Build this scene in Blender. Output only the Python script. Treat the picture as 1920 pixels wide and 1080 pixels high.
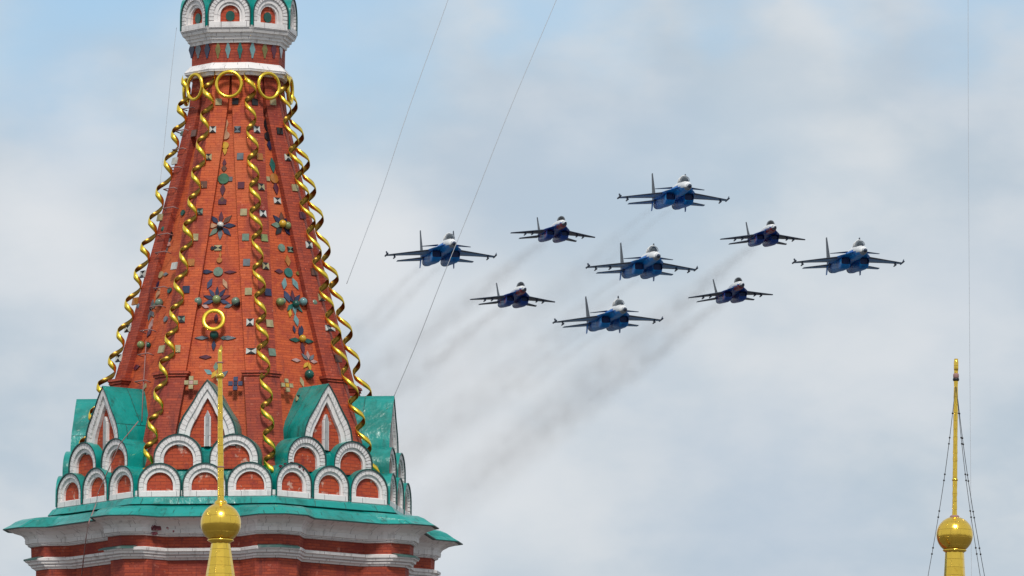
import bpy, math, random
from mathutils import Vector, Matrix
random.seed(7)
for o in list(bpy.data.objects): bpy.data.objects.remove(o)
sc = bpy.context.scene
COL = sc.collection
sin, cos, tan, rad, pi = math.sin, math.cos, math.tan, math.radians, math.pi

# ---------------------------------------------------------------- camera
FPX = 24000.0
PITCH, ROLL = rad(7.0), 0.007
CAM = Vector((0, 0, 1.7))
F = Vector((0, cos(PITCH), sin(PITCH)))
U0 = Vector((0, -sin(PITCH), cos(PITCH)))
R0 = Vector((1, 0, 0))
RC = R0*cos(ROLL) + U0*sin(ROLL)
UC = U0*cos(ROLL) - R0*sin(ROLL)
cd = bpy.data.cameras.new('camera')
cd.sensor_width = 36; cd.lens = FPX/1920*36
cd.clip_start = 1; cd.clip_end = 20000
co = bpy.data.objects.new('camera', cd); COL.objects.link(co)
m = Matrix((RC, UC, -F)).transposed().to_4x4(); m.translation = CAM
co.matrix_world = m
sc.camera = co

def proj(P):
    d = Vector(P) - CAM; k = FPX/d.dot(F)
    return 960 + k*d.dot(RC), 540 - k*d.dot(UC)
def ray(x, y):
    return (F + RC*((x-960)/FPX) + UC*((540-y)/FPX))
def at(x, y, depth):
    return CAM + ray(x, y)*depth

# ---------------------------------------------------------------- light
SUN_EL, SUN_AZ = rad(50), rad(2)     # azimuth from straight behind the camera, positive = to the right
sd = bpy.data.lights.new('sun', 'SUN'); sd.energy = 2.7; sd.angle = rad(10); sd.color = (1, .95, .88)
so = bpy.data.objects.new('sun', sd); COL.objects.link(so)
to_sun = Vector((sin(SUN_AZ)*cos(SUN_EL), -cos(SUN_AZ)*cos(SUN_EL), sin(SUN_EL)))
so.rotation_euler = to_sun.to_track_quat('Z', 'Y').to_euler()
so.location = (0, 0, 80)

W = bpy.data.worlds.new('World'); sc.world = W; W.use_nodes = True
nt = W.node_tree; nt.nodes.clear()
def N(t, **k):
    n = nt.nodes.new(t)
    for a, b in k.items(): setattr(n, a, b)
    return n
L = lambda a, b: nt.links.new(a, b)
out = N('ShaderNodeOutputWorld'); mixs = N('ShaderNodeMixShader')
bg1 = N('ShaderNodeBackground'); bg2 = N('ShaderNodeBackground')
sky = N('ShaderNodeTexSky', sky_type='NISHITA'); sky.sun_disc = False
sky.sun_elevation = SUN_EL; sky.sun_rotation = pi - SUN_AZ
sky.air_density = 1.4; sky.ozone_density = 1.5
tint = N('ShaderNodeMix', data_type='RGBA', blend_type='MULTIPLY'); tint.inputs[0].default_value = 1; tint.inputs[7].default_value = (.74, .85, 1.06, 1)
L(sky.outputs[0], tint.inputs[6]); L(tint.outputs[2], bg1.inputs[0]); bg1.inputs[1].default_value = 0.12
tc = N('ShaderNodeTexCoord')
mp = N('ShaderNodeMapping'); mp.inputs['Scale'].default_value = (1, 1, 1.7)
L(tc.outputs['Generated'], mp.inputs[0])
nz = N('ShaderNodeTexNoise'); nz.inputs['Scale'].default_value = 34; nz.inputs['Detail'].default_value = 6; nz.inputs['Roughness'].default_value = .52
L(mp.outputs[0], nz.inputs['Vector'])
nzb = N('ShaderNodeTexNoise'); nzb.inputs['Scale'].default_value = 75; nzb.inputs['Detail'].default_value = 5; nzb.inputs['Roughness'].default_value = .5
L(mp.outputs[0], nzb.inputs['Vector'])
sub = N('ShaderNodeVectorMath', operation='SUBTRACT'); L(nz.outputs['Color'], sub.inputs[0]); sub.inputs[1].default_value = (.5, .5, .5)
scl = N('ShaderNodeVectorMath', operation='SCALE'); L(sub.outputs[0], scl.inputs[0]); scl.inputs['Scale'].default_value = .030
add = N('ShaderNodeVectorMath', operation='ADD'); L(tc.outputs['Generated'], add.inputs[0]); L(scl.outputs[0], add.inputs[1])
def blob(x, y, r, s):
    d = ray(x, y).normalized()
    q = N('ShaderNodeVectorMath', operation='DISTANCE'); L(add.outputs[0], q.inputs[0]); q.inputs[1].default_value = d
    r_ = N('ShaderNodeMapRange', interpolation_type='SMOOTHERSTEP')
    r_.inputs['From Min'].default_value = 0; r_.inputs['From Max'].default_value = r/FPX
    r_.inputs['To Min'].default_value = s; r_.inputs['To Max'].default_value = 0
    L(q.outputs['Value'], r_.inputs['Value'])
    return r_.outputs[0]
def mathn(op, a, b):
    q = N('ShaderNodeMath', operation=op)
    for i, v in enumerate((a, b)):
        if isinstance(v, (int, float)): q.inputs[i].default_value = v
        else: L(v, q.inputs[i])
    return q.outputs[0]
def mixc(f, a, b):
    q = N('ShaderNodeMix', data_type='RGBA')
    if isinstance(f, float): q.inputs[0].default_value = f
    else: L(f, q.inputs[0])
    for i, v in ((6, a), (7, b)):
        if isinstance(v, tuple): q.inputs[i].default_value = v + (1,)
        else: L(v, q.inputs[i])
    return q.outputs[2]
ramp = N('ShaderNodeMapRange', interpolation_type='SMOOTHSTEP'); L(nzb.outputs[0], ramp.inputs[0])
ramp.inputs['From Min'].default_value = .32; ramp.inputs['From Max'].default_value = .70
c = mixc(ramp.outputs[0], (.49, .58, .665), (.655, .70, .74))
for x, y, r, s in ((150, 280, 260, .55), (1020, 300, 420, .35), (1420, 1000, 480, .4), (1850, 120, 330, .25), (1750, 560, 300, .2)):
    c = mixc(blob(x, y, r, s), c, (.47, .57, .70))
for x, y, r, s in ((40, 470, 330, .75), (230, 330, 170, .5), (690, 470, 330, .75), (860, 780, 520, .6), (1500, 640, 380, .35), (1480, 160, 360, .22), (1760, 640, 280, .4), (760, 1000, 300, .45)):
    c = mixc(blob(x, y, r, s), c, (.755, .78, .81))
L(c, bg2.inputs[0]); bg2.inputs[1].default_value = 1.0
f = None
for x, y, r, s in ((180, 20, 440, 1), (640, 20, 400, .85), (600, 280, 220, .35), (1000, -50, 240, .8), (1300, -75, 240, .8), (1600, -75, 240, .8), (1900, -60, 260, .85), (30, 180, 160, .3), (1250, 330, 420, .12)):
    b = blob(x, y, r, s)
    f = b if f is None else mathn('MAXIMUM', f, b)
L(f, mixs.inputs[0]); L(bg2.outputs[0], mixs.inputs[1]); L(bg1.outputs[0], mixs.inputs[2]); L(mixs.outputs[0], out.inputs[0])

sc.view_settings.view_transform = 'Standard'; sc.view_settings.look = 'None'
sc.view_settings.exposure = 0; sc.view_settings.gamma = 1
sc.cycles.volume_bounces = 0

# ---------------------------------------------------------------- materials
def mat(name, col, rough=.6, metal=0, noise=None, bump=None, brick=None, spec=None):
    """noise=(scale, colour, lo, hi) blends a second colour; brick=(w,h,mortar colour,mortar,variation colour) on UV metres; bump=(scale,strength)"""
    M = bpy.data.materials.new(name); M.use_nodes = True
    t = M.node_tree; b = t.nodes['Principled BSDF']
    b.inputs['Roughness'].default_value = rough; b.inputs['Metallic'].default_value = metal
    if spec is not None: b.inputs['Specular IOR Level'].default_value = spec
    def n(k, **a):
        q = t.nodes.new(k)
        for x, y in a.items(): setattr(q, x, y)
        return q
    def mix(f, a, c2):
        q = n('ShaderNodeMix', data_type='RGBA'); t.links.new(f, q.inputs[0])
        for i, v in ((6, a), (7, c2)):
            if isinstance(v, tuple): q.inputs[i].default_value = v + (1,)
            else: t.links.new(v, q.inputs[i])
        return q.outputs[2]
    cc = None; bh = None
    tcn = n('ShaderNodeTexCoord')
    if brick:
        w, h, mc, ms, vc = brick
        bt = n('ShaderNodeTexBrick'); bt.inputs['Scale'].default_value = 1
        bt.inputs['Brick Width'].default_value = w; bt.inputs['Row Height'].default_value = h
        bt.inputs['Mortar Size'].default_value = ms; bt.inputs['Mortar Smooth'].default_value = .3
        bt.inputs['Color1'].default_value = col+(1,); bt.inputs['Color2'].default_value = vc+(1,); bt.inputs['Mortar'].default_value = mc+(1,)
        t.links.new(tcn.outputs['UV'], bt.inputs['Vector'])
        cc = bt.outputs['Color']; bh = bt.outputs['Fac']
    if noise:
        for (s, c2, lo, hi, *zs) in (noise if isinstance(noise, list) else [noise]):
            nn = n('ShaderNodeTexNoise'); nn.inputs['Scale'].default_value = s; nn.inputs['Detail'].default_value = 6; nn.inputs['Roughness'].default_value = .62
            if zs:
                mpz = n('ShaderNodeMapping'); mpz.inputs['Scale'].default_value = (1, 1, zs[0]); t.links.new(tcn.outputs['Object'], mpz.inputs[0]); t.links.new(mpz.outputs[0], nn.inputs['Vector'])
            else: t.links.new(tcn.outputs['Object'], nn.inputs['Vector'])
            r = n('ShaderNodeMapRange', interpolation_type='SMOOTHSTEP'); r.inputs['From Min'].default_value = lo; r.inputs['From Max'].default_value = hi
            t.links.new(nn.outputs[0], r.inputs[0])
            cc = mix(r.outputs[0], cc if cc is not None else col, c2)
    if cc is None: b.inputs['Base Color'].default_value = col+(1,)
    else: t.links.new(cc, b.inputs['Base Color'])
    last = None
    if bump:
        nn = n('ShaderNodeTexNoise'); nn.inputs['Scale'].default_value = bump[0]; nn.inputs['Detail'].default_value = 4
        t.links.new(tcn.outputs['Object'], nn.inputs['Vector'])
        bp = n('ShaderNodeBump'); bp.inputs['Strength'].default_value = bump[1]; bp.inputs['Distance'].default_value = bump[2] if len(bump) > 2 else .02
        t.links.new(nn.outputs[0], bp.inputs['Height']); last = bp
    if bh is not None:
        b2 = n('ShaderNodeBump', invert=True); b2.inputs['Strength'].default_value = .6; b2.inputs['Distance'].default_value = .012
        t.links.new(bh, b2.inputs['Height'])
        if last: t.links.new(last.outputs[0], b2.inputs['Normal'])
        last = b2
    if last: t.links.new(last.outputs[0], b.inputs['Normal'])
    return M

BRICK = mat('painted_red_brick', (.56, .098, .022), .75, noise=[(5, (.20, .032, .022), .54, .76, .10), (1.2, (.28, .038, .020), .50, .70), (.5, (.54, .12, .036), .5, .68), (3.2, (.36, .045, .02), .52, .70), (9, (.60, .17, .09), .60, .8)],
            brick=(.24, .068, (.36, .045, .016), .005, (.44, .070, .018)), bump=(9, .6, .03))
BRICK2 = mat('worn_shaded_red_brick', (.42, .066, .026), .8, noise=[(5, (.15, .025, .02), .52, .74, .10), (1.6, (.24, .03, .02), .46, .70), (6, (.48, .17, .12), .60, .74), (12, (.16, .02, .02), .62, .72)],
            brick=(.24, .068, (.24, .032, .02), .007, (.27, .042, .022)), bump=(9, .6, .03))  # worn brick; its darker tone also stands in for shade on side faces
FILL = mat('gable_brick', (.50, .075, .02), .75, noise=[(2.3, (.26, .03, .02), .52, .72), (4, (.60, .38, .30), .57, .68)],
           brick=(.27, .085, (.28, .04, .02), .007, (.40, .05, .018)), bump=(14, .4, .02))
WHITE = mat('whitewashed_stone', (.75, .72, .71), .8, noise=[(6, (.44, .41, .40), .52, .74, .12), (1.6, (.58, .55, .55), .50, .80), (14, (.42, .39, .39), .64, .78)],
            brick=(.62, .5, (.34, .31, .32), .008, (.78, .745, .73)), bump=(10, .3, .02))
WBRICK = mat('whitewashed_arch_brick', (.72, .69, .68), .8, noise=[(3, (.46, .43, .43), .5, .8), (12, (.25, .22, .22), .63, .72)],
             brick=(.095, 4, (.20, .17, .17), .010, (.66, .64, .64)), bump=(14, .6, .03))
WBRICK2 = mat('smooth_arch_brick', (.74, .71, .70), .8, noise=[(2.5, (.50, .47, .47), .5, .8), (15, (.30, .27, .27), .64, .74)],
            brick=(.13, 4, (.42, .38, .38), .008, (.72, .69, .68)), bump=(14, .6, .03))
TEAL = mat('teal_sheet_roof', (.004, .25, .225), .30, noise=[(5, (.01, .11, .095), .55, .72, .15), (1.1, (.003, .15, .125), .46, .70), (4, (.16, .46, .42), .66, .80), (13, (.02, .10, .08), .66, .76)],
           brick=(.9, 6, (.003, .08, .07), .012, (.005, .285, .25)), bump=(3.5, .6, .06))
LIP = mat('dark_roof_edge', (.004, .05, .045), .5)
GREYM = mat('grey_stone_post', (.36, .36, .36), .7, noise=(5, (.22, .22, .23), .5, .7))
DARK = mat('dark_opening', (.06, .015, .012), .8)
def goldmat(name, col, rough, sc_, st, plates=None):
    return mat(name, col, rough, 1, noise=[(7, (.62, .34, .04), .56, .8)], bump=(sc_, st, .015), brick=plates)
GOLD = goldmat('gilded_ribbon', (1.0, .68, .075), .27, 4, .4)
GOLDD = goldmat('shaded_gilding', (.28, .16, .03), .35, 4, .3)  # inner ribbon face: dark of shade and reflection put into the colour
GOLDP = goldmat('gilded_plates', (1.0, .64, .095), .20, 5, .35, (.24, .19, (.80, .50, .08), .004, (.96, .60, .085)))
IRON = mat('rusty_iron', (.30, .16, .15), .7)
BLACK = mat('black_metal', (.012, .011, .012), .5)
CABLE = mat('steel_cable', (.34, .36, .39), .5)
GL = {k: mat('glaze_'+k, v, .22) for k, v in dict(cream=(.40, .34, .18), white=(.60, .60, .56), black=(.012, .012, .015), purple=(.10, .018, .035),
      blue=(.045, .06, .13), navy=(.02, .025, .07), teal=(.02, .14, .12), green=(.05, .15, .08), lime=(.24, .29, .11), sage=(.16, .24, .18), yellow=(.62, .36, .03),
      orange=(.42, .16, .03), tan=(.50, .28, .16), grey=(.14, .16, .18), sky=(.17, .32, .33), brown=(.13, .05, .03), pink=(.50, .30, .27), dkgreen=(.01, .09, .07), olive=(.20, .17, .05)).items()}
for k_, g_ in GL.items():
    t_ = g_.node_tree; b_ = t_.nodes['Principled BSDF']; nn_ = t_.nodes.new('ShaderNodeTexNoise'); nn_.inputs['Scale'].default_value = 9
    tc_ = t_.nodes.new('ShaderNodeTexCoord'); t_.links.new(tc_.outputs['Object'], nn_.inputs['Vector'])
    hs_ = t_.nodes.new('ShaderNodeHueSaturation'); hs_.inputs['Color'].default_value = b_.inputs['Base Color'].default_value
    mr_ = t_.nodes.new('ShaderNodeMapRange'); mr_.inputs['To Min'].default_value = .4; mr_.inputs['To Max'].default_value = 1.3
    t_.links.new(nn_.outputs[0], mr_.inputs[0]); t_.links.new(mr_.outputs[0], hs_.inputs['Value']); t_.links.new(hs_.outputs[0], b_.inputs['Base Color'])
JBLUE = mat('aircraft_blue_paint', (.003, .19, .60), .4, noise=[(.35, (.002, .07, .32), .50, .64), (.9, (.02, .42, .80), .57, .70)], bump=(3, .1), spec=.15)
JNAVY = mat('aircraft_navy_paint', (.008, .06, .32), .35, noise=[(.5, (.22, .02, .09), .55, .64), (.4, (.004, .18, .50), .52, .68)], bump=(3, .1), spec=.15)
JWHITE = mat('aircraft_white_paint', (.80, .80, .80), .4, noise=(1.2, (.62, .63, .65), .5, .8))
JGREY = mat('aircraft_grey', (.20, .23, .27), .45, noise=(.7, (.10, .12, .15), .45, .7))
JFIN = mat('aircraft_fin_paint', (.05, .06, .08), .5, noise=(1, (.16, .18, .20), .5, .7))
JDEEP = mat('intake_dark_blue', (.003, .03, .14), .5)
JDARK = mat('aircraft_dark_grey_paint', (.014, .028, .065), .45, noise=(1, (.035, .05, .09), .5, .7), spec=.3)
JWING = mat('aircraft_wing_underside', (.05, .22, .50), .45, noise=(.6, (.28, .36, .46), .52, .64), spec=.3)
JRED = mat('aircraft_red_paint', (.24, .015, .035), .35, noise=(1.2, (.08, .01, .02), .4, .7))
JGLASS = mat('canopy_glass', (.03, .04, .05), .12, spec=.5)
JGLASS2 = mat('dark_canopy_glass', (.008, .009, .012), .25, spec=.25)
JMETAL = mat('nozzle_metal', (.012, .03, .07), .5, .2)

# ---------------------------------------------------------------- mesh helpers
class MB:
    def __init__(s): s.v = []; s.f = []; s.m = []; s.uv = []; s.mats = []; s.sm = []
    def mi(s, m):
        if m not in s.mats: s.mats.append(m)
        return s.mats.index(m)
    def face(s, pts, m, uv=None, smooth=False):
        b = len(s.v); s.v += [tuple(p) for p in pts]; s.f.append(tuple(range(b, b+len(pts))))
        s.m.append(s.mi(m)); s.uv.append(uv or [(p[0]+p[1], p[2]) for p in pts]); s.sm.append(smooth)
    def grid(s, rows, m, closed=False, smooth=True, uvs=None, capends=False):
        n = len(rows[0]); b = len(s.v)
        for r in rows: s.v += [tuple(p) for p in r]
        for i in range(len(rows)-1):
            for j in range(n if closed else n-1):
                k = (j+1) % n
                s.f.append((b+i*n+j, b+i*n+k, b+(i+1)*n+k, b+(i+1)*n+j)); s.m.append(s.mi(m)); s.sm.append(smooth)
                if uvs: s.uv.append([uvs(i, j), uvs(i, j+1), uvs(i+1, j+1), uvs(i+1, j)])
                else: s.uv.append([(0, 0)]*4)
        if capends:
            for i in (0, len(rows)-1):
                s.f.append(tuple(b+i*n+j for j in range(n))); s.m.append(s.mi(m)); s.sm.append(False); s.uv.append([(0, 0)]*n)
    def ball(s, c, r, m, nu=16, nv=10, ax=(1, 1, 1)):
        c = Vector(c)
        rows = [[(c.x+r*ax[0]*sin(pi*i/nv)*cos(2*pi*j/nu), c.y+r*ax[1]*sin(pi*i/nv)*sin(2*pi*j/nu), c.z+r*ax[2]*cos(pi*i/nv)) for j in range(nu)] for i in range(nv+1)]
        s.grid(rows, m, True, uvs=lambda i, j: (2*pi*r*j/nu, pi*r*i/nv))
    def tube(s, pts, r, m, n=8, cap=True):
        pts = [Vector(p) for p in pts]; rows = []; ln = 0
        lens = []
        for i, p in enumerate(pts):
            d = (pts[min(i+1, len(pts)-1)] - pts[max(i-1, 0)]).normalized()
            a = d.cross(Vector((.13, .31, .94)));
            if a.length < .05: a = d.cross(Vector((1, 0, 0)))
            a.normalize(); b = d.cross(a); rr = r[i] if isinstance(r, (list, tuple)) else r
            if i: ln += (p-pts[i-1]).length
            lens.append(ln)
            rows.append([p + (a*cos(2*pi*j/n)+b*sin(2*pi*j/n))*rr for j in range(n)])
        s.grid(rows, m, True, uvs=lambda i, j: (j*.1, lens[i]), capends=cap)
    def build(s, name, parent=None, origin=None):
        me = bpy.data.meshes.new(name)
        o_ = Vector(origin) if origin is not None else Vector((0, 0, 0))
        me.from_pydata([tuple(Vector(p)-o_) for p in s.v], [], s.f)
        for m in s.mats: me.materials.append(m)
        ul = me.uv_layers.new(name='UVMap'); k = 0
        for i, p in enumerate(me.polygons):
            p.material_index = s.m[i]; p.use_smooth = s.sm[i]
            for q in s.uv[i]: ul.data[k].uv = q; k += 1
        me.validate(clean_customdata=False); me.update()
        o = bpy.data.objects.new(name, me); COL.objects.link(o)
        if parent is not None: o.parent = parent
        if origin is not None and parent is None: o.location = o_
        elif origin is not None: o.location = o_
        return o
def empty(name, loc, label, cat, group=None):
    o = bpy.data.objects.new(name, None); COL.objects.link(o); o.location = loc
    tag(o, label, cat, group); return o
def tag(o, label=None, cat=None, group=None, kind=None):
    if label: o['label'] = label
    if cat: o['category'] = cat
    if group: o['group'] = group
    if kind: o['kind'] = kind
    return o
def recalc(o, weld=True):
    import bmesh
    bm = bmesh.new(); bm.from_mesh(o.data)
    if weld: bmesh.ops.remove_doubles(bm, verts=bm.verts, dist=.0005)
    bmesh.ops.recalc_face_normals(bm, faces=bm.faces); bm.to_mesh(o.data); bm.free()
    return o

# ---------------------------------------------------------------- ground
g = MB(); S = 9000
g.face([(-S, -S, 0), (S, -S, 0), (S, S, 0), (-S, S, 0)], mat('cobbles', (.125, .12, .115), .85, noise=(.15, (.08, .078, .075), .4, .7)))
tag(g.build('ground'), kind='structure')

# ================================================================ TOWER
PX = 1/75.0
T = at(443, 540, 320.0)
fwd = Vector((T.x, T.y, 0)).normalized(); rt = Vector((fwd.y, -fwd.x, 0))
TX = Vector((T.x, T.y, 0))
PHI = [-9.94 + 45*k for k in range(-4, 4)]     # face normals
fA, fB, fC, fD, fL = -9.94, 35.06, -54.94, 80.06, -99.94
def tp(th, R, z):          # R in px units
    th = rad(th); return TX + rt*(R*PX*sin(th)) - fwd*(R*PX*cos(th)) + Vector((0, 0, z))
def fp(ph, u, n, z):
    p = rad(ph); return TX + rt*((n*sin(p)+u*cos(p))*PX) + fwd*((-n*cos(p)+u*sin(p))*PX) + Vector((0, 0, z))
def solve(P, y):
    P = Vector(P)
    for _ in range(6):
        P.z += (proj(P)[1]-y)*PX
    return P.z
def ZR(y, R, th=12.56): return solve(tp(th, R, 35), y)
def ZA(y, n, u=0, ph=fA): return solve(fp(ph, u, n, 35), y)
T22 = tan(rad(22.5)); C22 = cos(rad(22.5))

tower = empty('church_tower', TX, 'red brick octagonal church tower with a tall tented spire, gilded spirals and teal gables', 'church tower')
def tb(mb, name, parent=None, fix=True):
    """build in world coordinates, then hang under the tower"""
    p = parent or tower
    o = mb.build(name, p)
    o.location = -TX if p is tower else (0, 0, 0)
    if fix: recalc(o)
    return o

# --- tent
ST = [(138, 87), (200, 95), (320, 126), (450, 161), (575, 196), (700, 233), (800, 263), (905, 298)]
TZ = sorted([(ZR(y, R), R) for y, R in ST])
def RT(z):
    if z <= TZ[0][0]: a, b = TZ[0], TZ[1]
    elif z >= TZ[-1][0]: a, b = TZ[-2], TZ[-1]
    else:
        for i in range(len(TZ)-1):
            if TZ[i][0] <= z <= TZ[i+1][0]: a, b = TZ[i], TZ[i+1]; break
    return a[1] + (b[1]-a[1])*(z-a[0])/(b[0]-a[0])
zt0, zt1 = TZ[0][0], TZ[-1][0]
PW = 32.0; REC = 13
tent = MB(); NR = 40
for ph in PHI:
    rows = []
    for i in range(NR+1):
        z = zt0 + (zt1-zt0)*i/NR; n = RT(z)*C22; h = n*T22; w = min(PW, h*.97)
        wob = 0
        rows.append((z, [(-h, n), (-(h-w), n), (-(h-w), n-REC), ((h-w), n-REC), ((h-w), n), (h, n)]))
    for i in range(NR):
        (z0, a), (z1, b) = rows[i], rows[i+1]
        for j in range(5):
            P = [fp(ph, a[j][0], a[j][1], z0), fp(ph, a[j+1][0], a[j+1][1], z0), fp(ph, b[j+1][0], b[j+1][1], z1), fp(ph, b[j][0], b[j][1], z1)]
            sft = PHI.index(ph)*1.37
            uv = [(q[0]*PX+sft+(.1 if j in (1, 3) else 0)*k_, zz*1.04) for q, zz, k_ in ((a[j], z0, 0), (a[j+1], z0, 1), (b[j+1], z1, 1), (b[j], z1, 0))]
            tent.face(P, BRICK if (ph in (fA,) or j == 2) else BRICK2, uv)  # front face in brighter brick, side pilasters darker: shade put into the colour
tent_o = tb(tent, 'tent_spire', fix=False)
# lower pilasters with small capitals
zc = ZR(697, 233)
for ph in PHI[1:7]:
    for sgn in (-1, 1):
        mb = MB()
        def prism(za, zb, off, extra):
            nn = [(z, RT(z)*C22+off) for z in (za, zb)]
            c = []
            for z, n in nn:
                h = n*T22; hi = (RT(z)*C22*T22 - PW - extra)
                c.append([fp(ph, sgn*hi, n-off-REC-1, z), fp(ph, sgn*hi, n, z), fp(ph, sgn*h, n, z)])
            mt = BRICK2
            for k in range(2):
                mb.face([c[0][k], c[0][k+1], c[1][k+1], c[1][k]], mt, [(0+k*.4, za), (.4+k*.4, za), (.4+k*.4, zb), (k*.4, zb)])
            inner = [fp(ph, sgn*(RT(z)*C22*T22), RT(z)*C22-1, z) for z in (za, zb)]
            for q, I in ((0, inner[0]), (1, inner[1])):
                mb.face([c[q][0], c[q][1], c[q][2], I], mt)
        prism(ZR(900, 296), zc-.10, 5, 3)
        prism(zc-.098, zc-.035, 8, 5)
        prism(zc-.033, zc+.03, 11, 8)
        tb(mb, 'lower_pilaster')

# --- generic octagonal sweeps
def octo(mb, prof, mt, wave=None, smooth=False):
    """prof: list of (z, R[, recess px])"""
    FR = [0, .15, .27, .73, .85] if wave else [0]
    def ring(z, R, q):
        pts = []
        n = R*C22; h = n*T22
        for ph in PHI:
            for t in FR:
                pts.append(fp(ph, -h+2*h*t, n-(q if .2 < t < .8 else 0), z))
        return pts
    rings = [ring(p[0], p[1], p[2] if len(p) > 2 else 0) for p in prof]
    L_ = 0; N_ = len(rings[0])
    for i in range(len(prof)-1):
        dl = math.hypot(prof[i+1][0]-prof[i][0], (prof[i+1][1]-prof[i][1])*PX); cu = 0
        M_ = mt[i] if isinstance(mt, list) else mt
        for j in range(N_):
            k = (j+1) % N_; d = (Vector(rings[i][k])-Vector(rings[i][j])).length
            z0 = prof[i][0]; z1 = prof[i+1][0]
            vv = (z0, z1) if abs(z1-z0) > .5*dl else (L_, L_+dl)
            mb.face([rings[i][j], rings[i][k], rings[i+1][k], rings[i+1][j]], M_, [(cu, vv[0]), (cu+d, vv[0]), (cu+d, vv[1]), (cu, vv[1])])
            cu += d
        L_ += dl
    return mb
P2 = lambda lst: [(ZR(y, R), R)+tuple(r) for y, R, *r in lst]

# eave roof (teal)
mb = MB(); octo(mb, P2([(905, 300), (930, 341), (932, 347), (942.5, 356, 4), (944.0, 355, 4), (945.2, 347, 4), (946.5, 405, 26), (950, 417, 31), (956, 427, 34), (962, 441, 36), (963.8, 441, 36), (964.5, 430, 36)]), [TEAL]*3+[LIP, LIP]+[TEAL]*4+[LIP]*2, wave=True)
tb(mb, 'eave_roof')
# white cornice below (cove + mouldings)
mb = MB(); octo(mb, P2([(964.3, 433, 36), (967, 428, 36), (972, 414, 36), (980, 402, 36), (986, 398, 36), (987, 399, 36), (994, 398, 36), (995, 394, 36), (999, 393, 36), (1001, 389, 36)]), WHITE, wave=True)
tb(mb, 'cornice')
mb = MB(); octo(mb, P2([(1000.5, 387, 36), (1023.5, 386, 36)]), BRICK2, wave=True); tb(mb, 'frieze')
mb = MB(); octo(mb, P2([(1022, 386, 36), (1023, 399, 36), (1028, 398, 36), (1029, 393, 36), (1034, 392, 36), (1035, 388, 36), (1040, 386, 36), (1041, 381, 36), (1045, 379, 36)]), WHITE, wave=True)
tb(mb, 'string_course')
mb = MB(); zz = ZR(1044, 377)
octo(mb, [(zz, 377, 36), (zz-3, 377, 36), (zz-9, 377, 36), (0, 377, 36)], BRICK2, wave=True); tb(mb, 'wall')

# green flashings over the corners of the string course
FLASH = mat('weathered_green_flashing', (.05, .13, .115), .5, noise=(5, (.16, .20, .19), .5, .7))
za_, zb_ = ZR(1019.5, 386), ZR(1022.6, 401)
for i, ph in enumerate(PHI[1:7]):
    if i == 5: continue
    ph2 = PHI[2+i]; mb = MB(); L1 = []; L2 = []
    for (pf, t_) in ((ph, .86 if i != 2 else .80), (ph, .93), (ph, 1.0), (ph2, .07), (ph2, .14 if i != 2 else .10)):
        for R_, z_, acc in ((385, za_, L1), (401, zb_, L2)):
            n_ = R_*C22; h_ = n_*T22; acc.append(fp(pf, -h_+2*h_*t_, n_, z_))
    mb.grid([L1, L2], FLASH, smooth=False); L3 = [p - Vector((0, 0, .035)) for p in L2]; mb.grid([L2, L3], FLASH, smooth=False)
    tb(mb, 'flashing')
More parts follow.
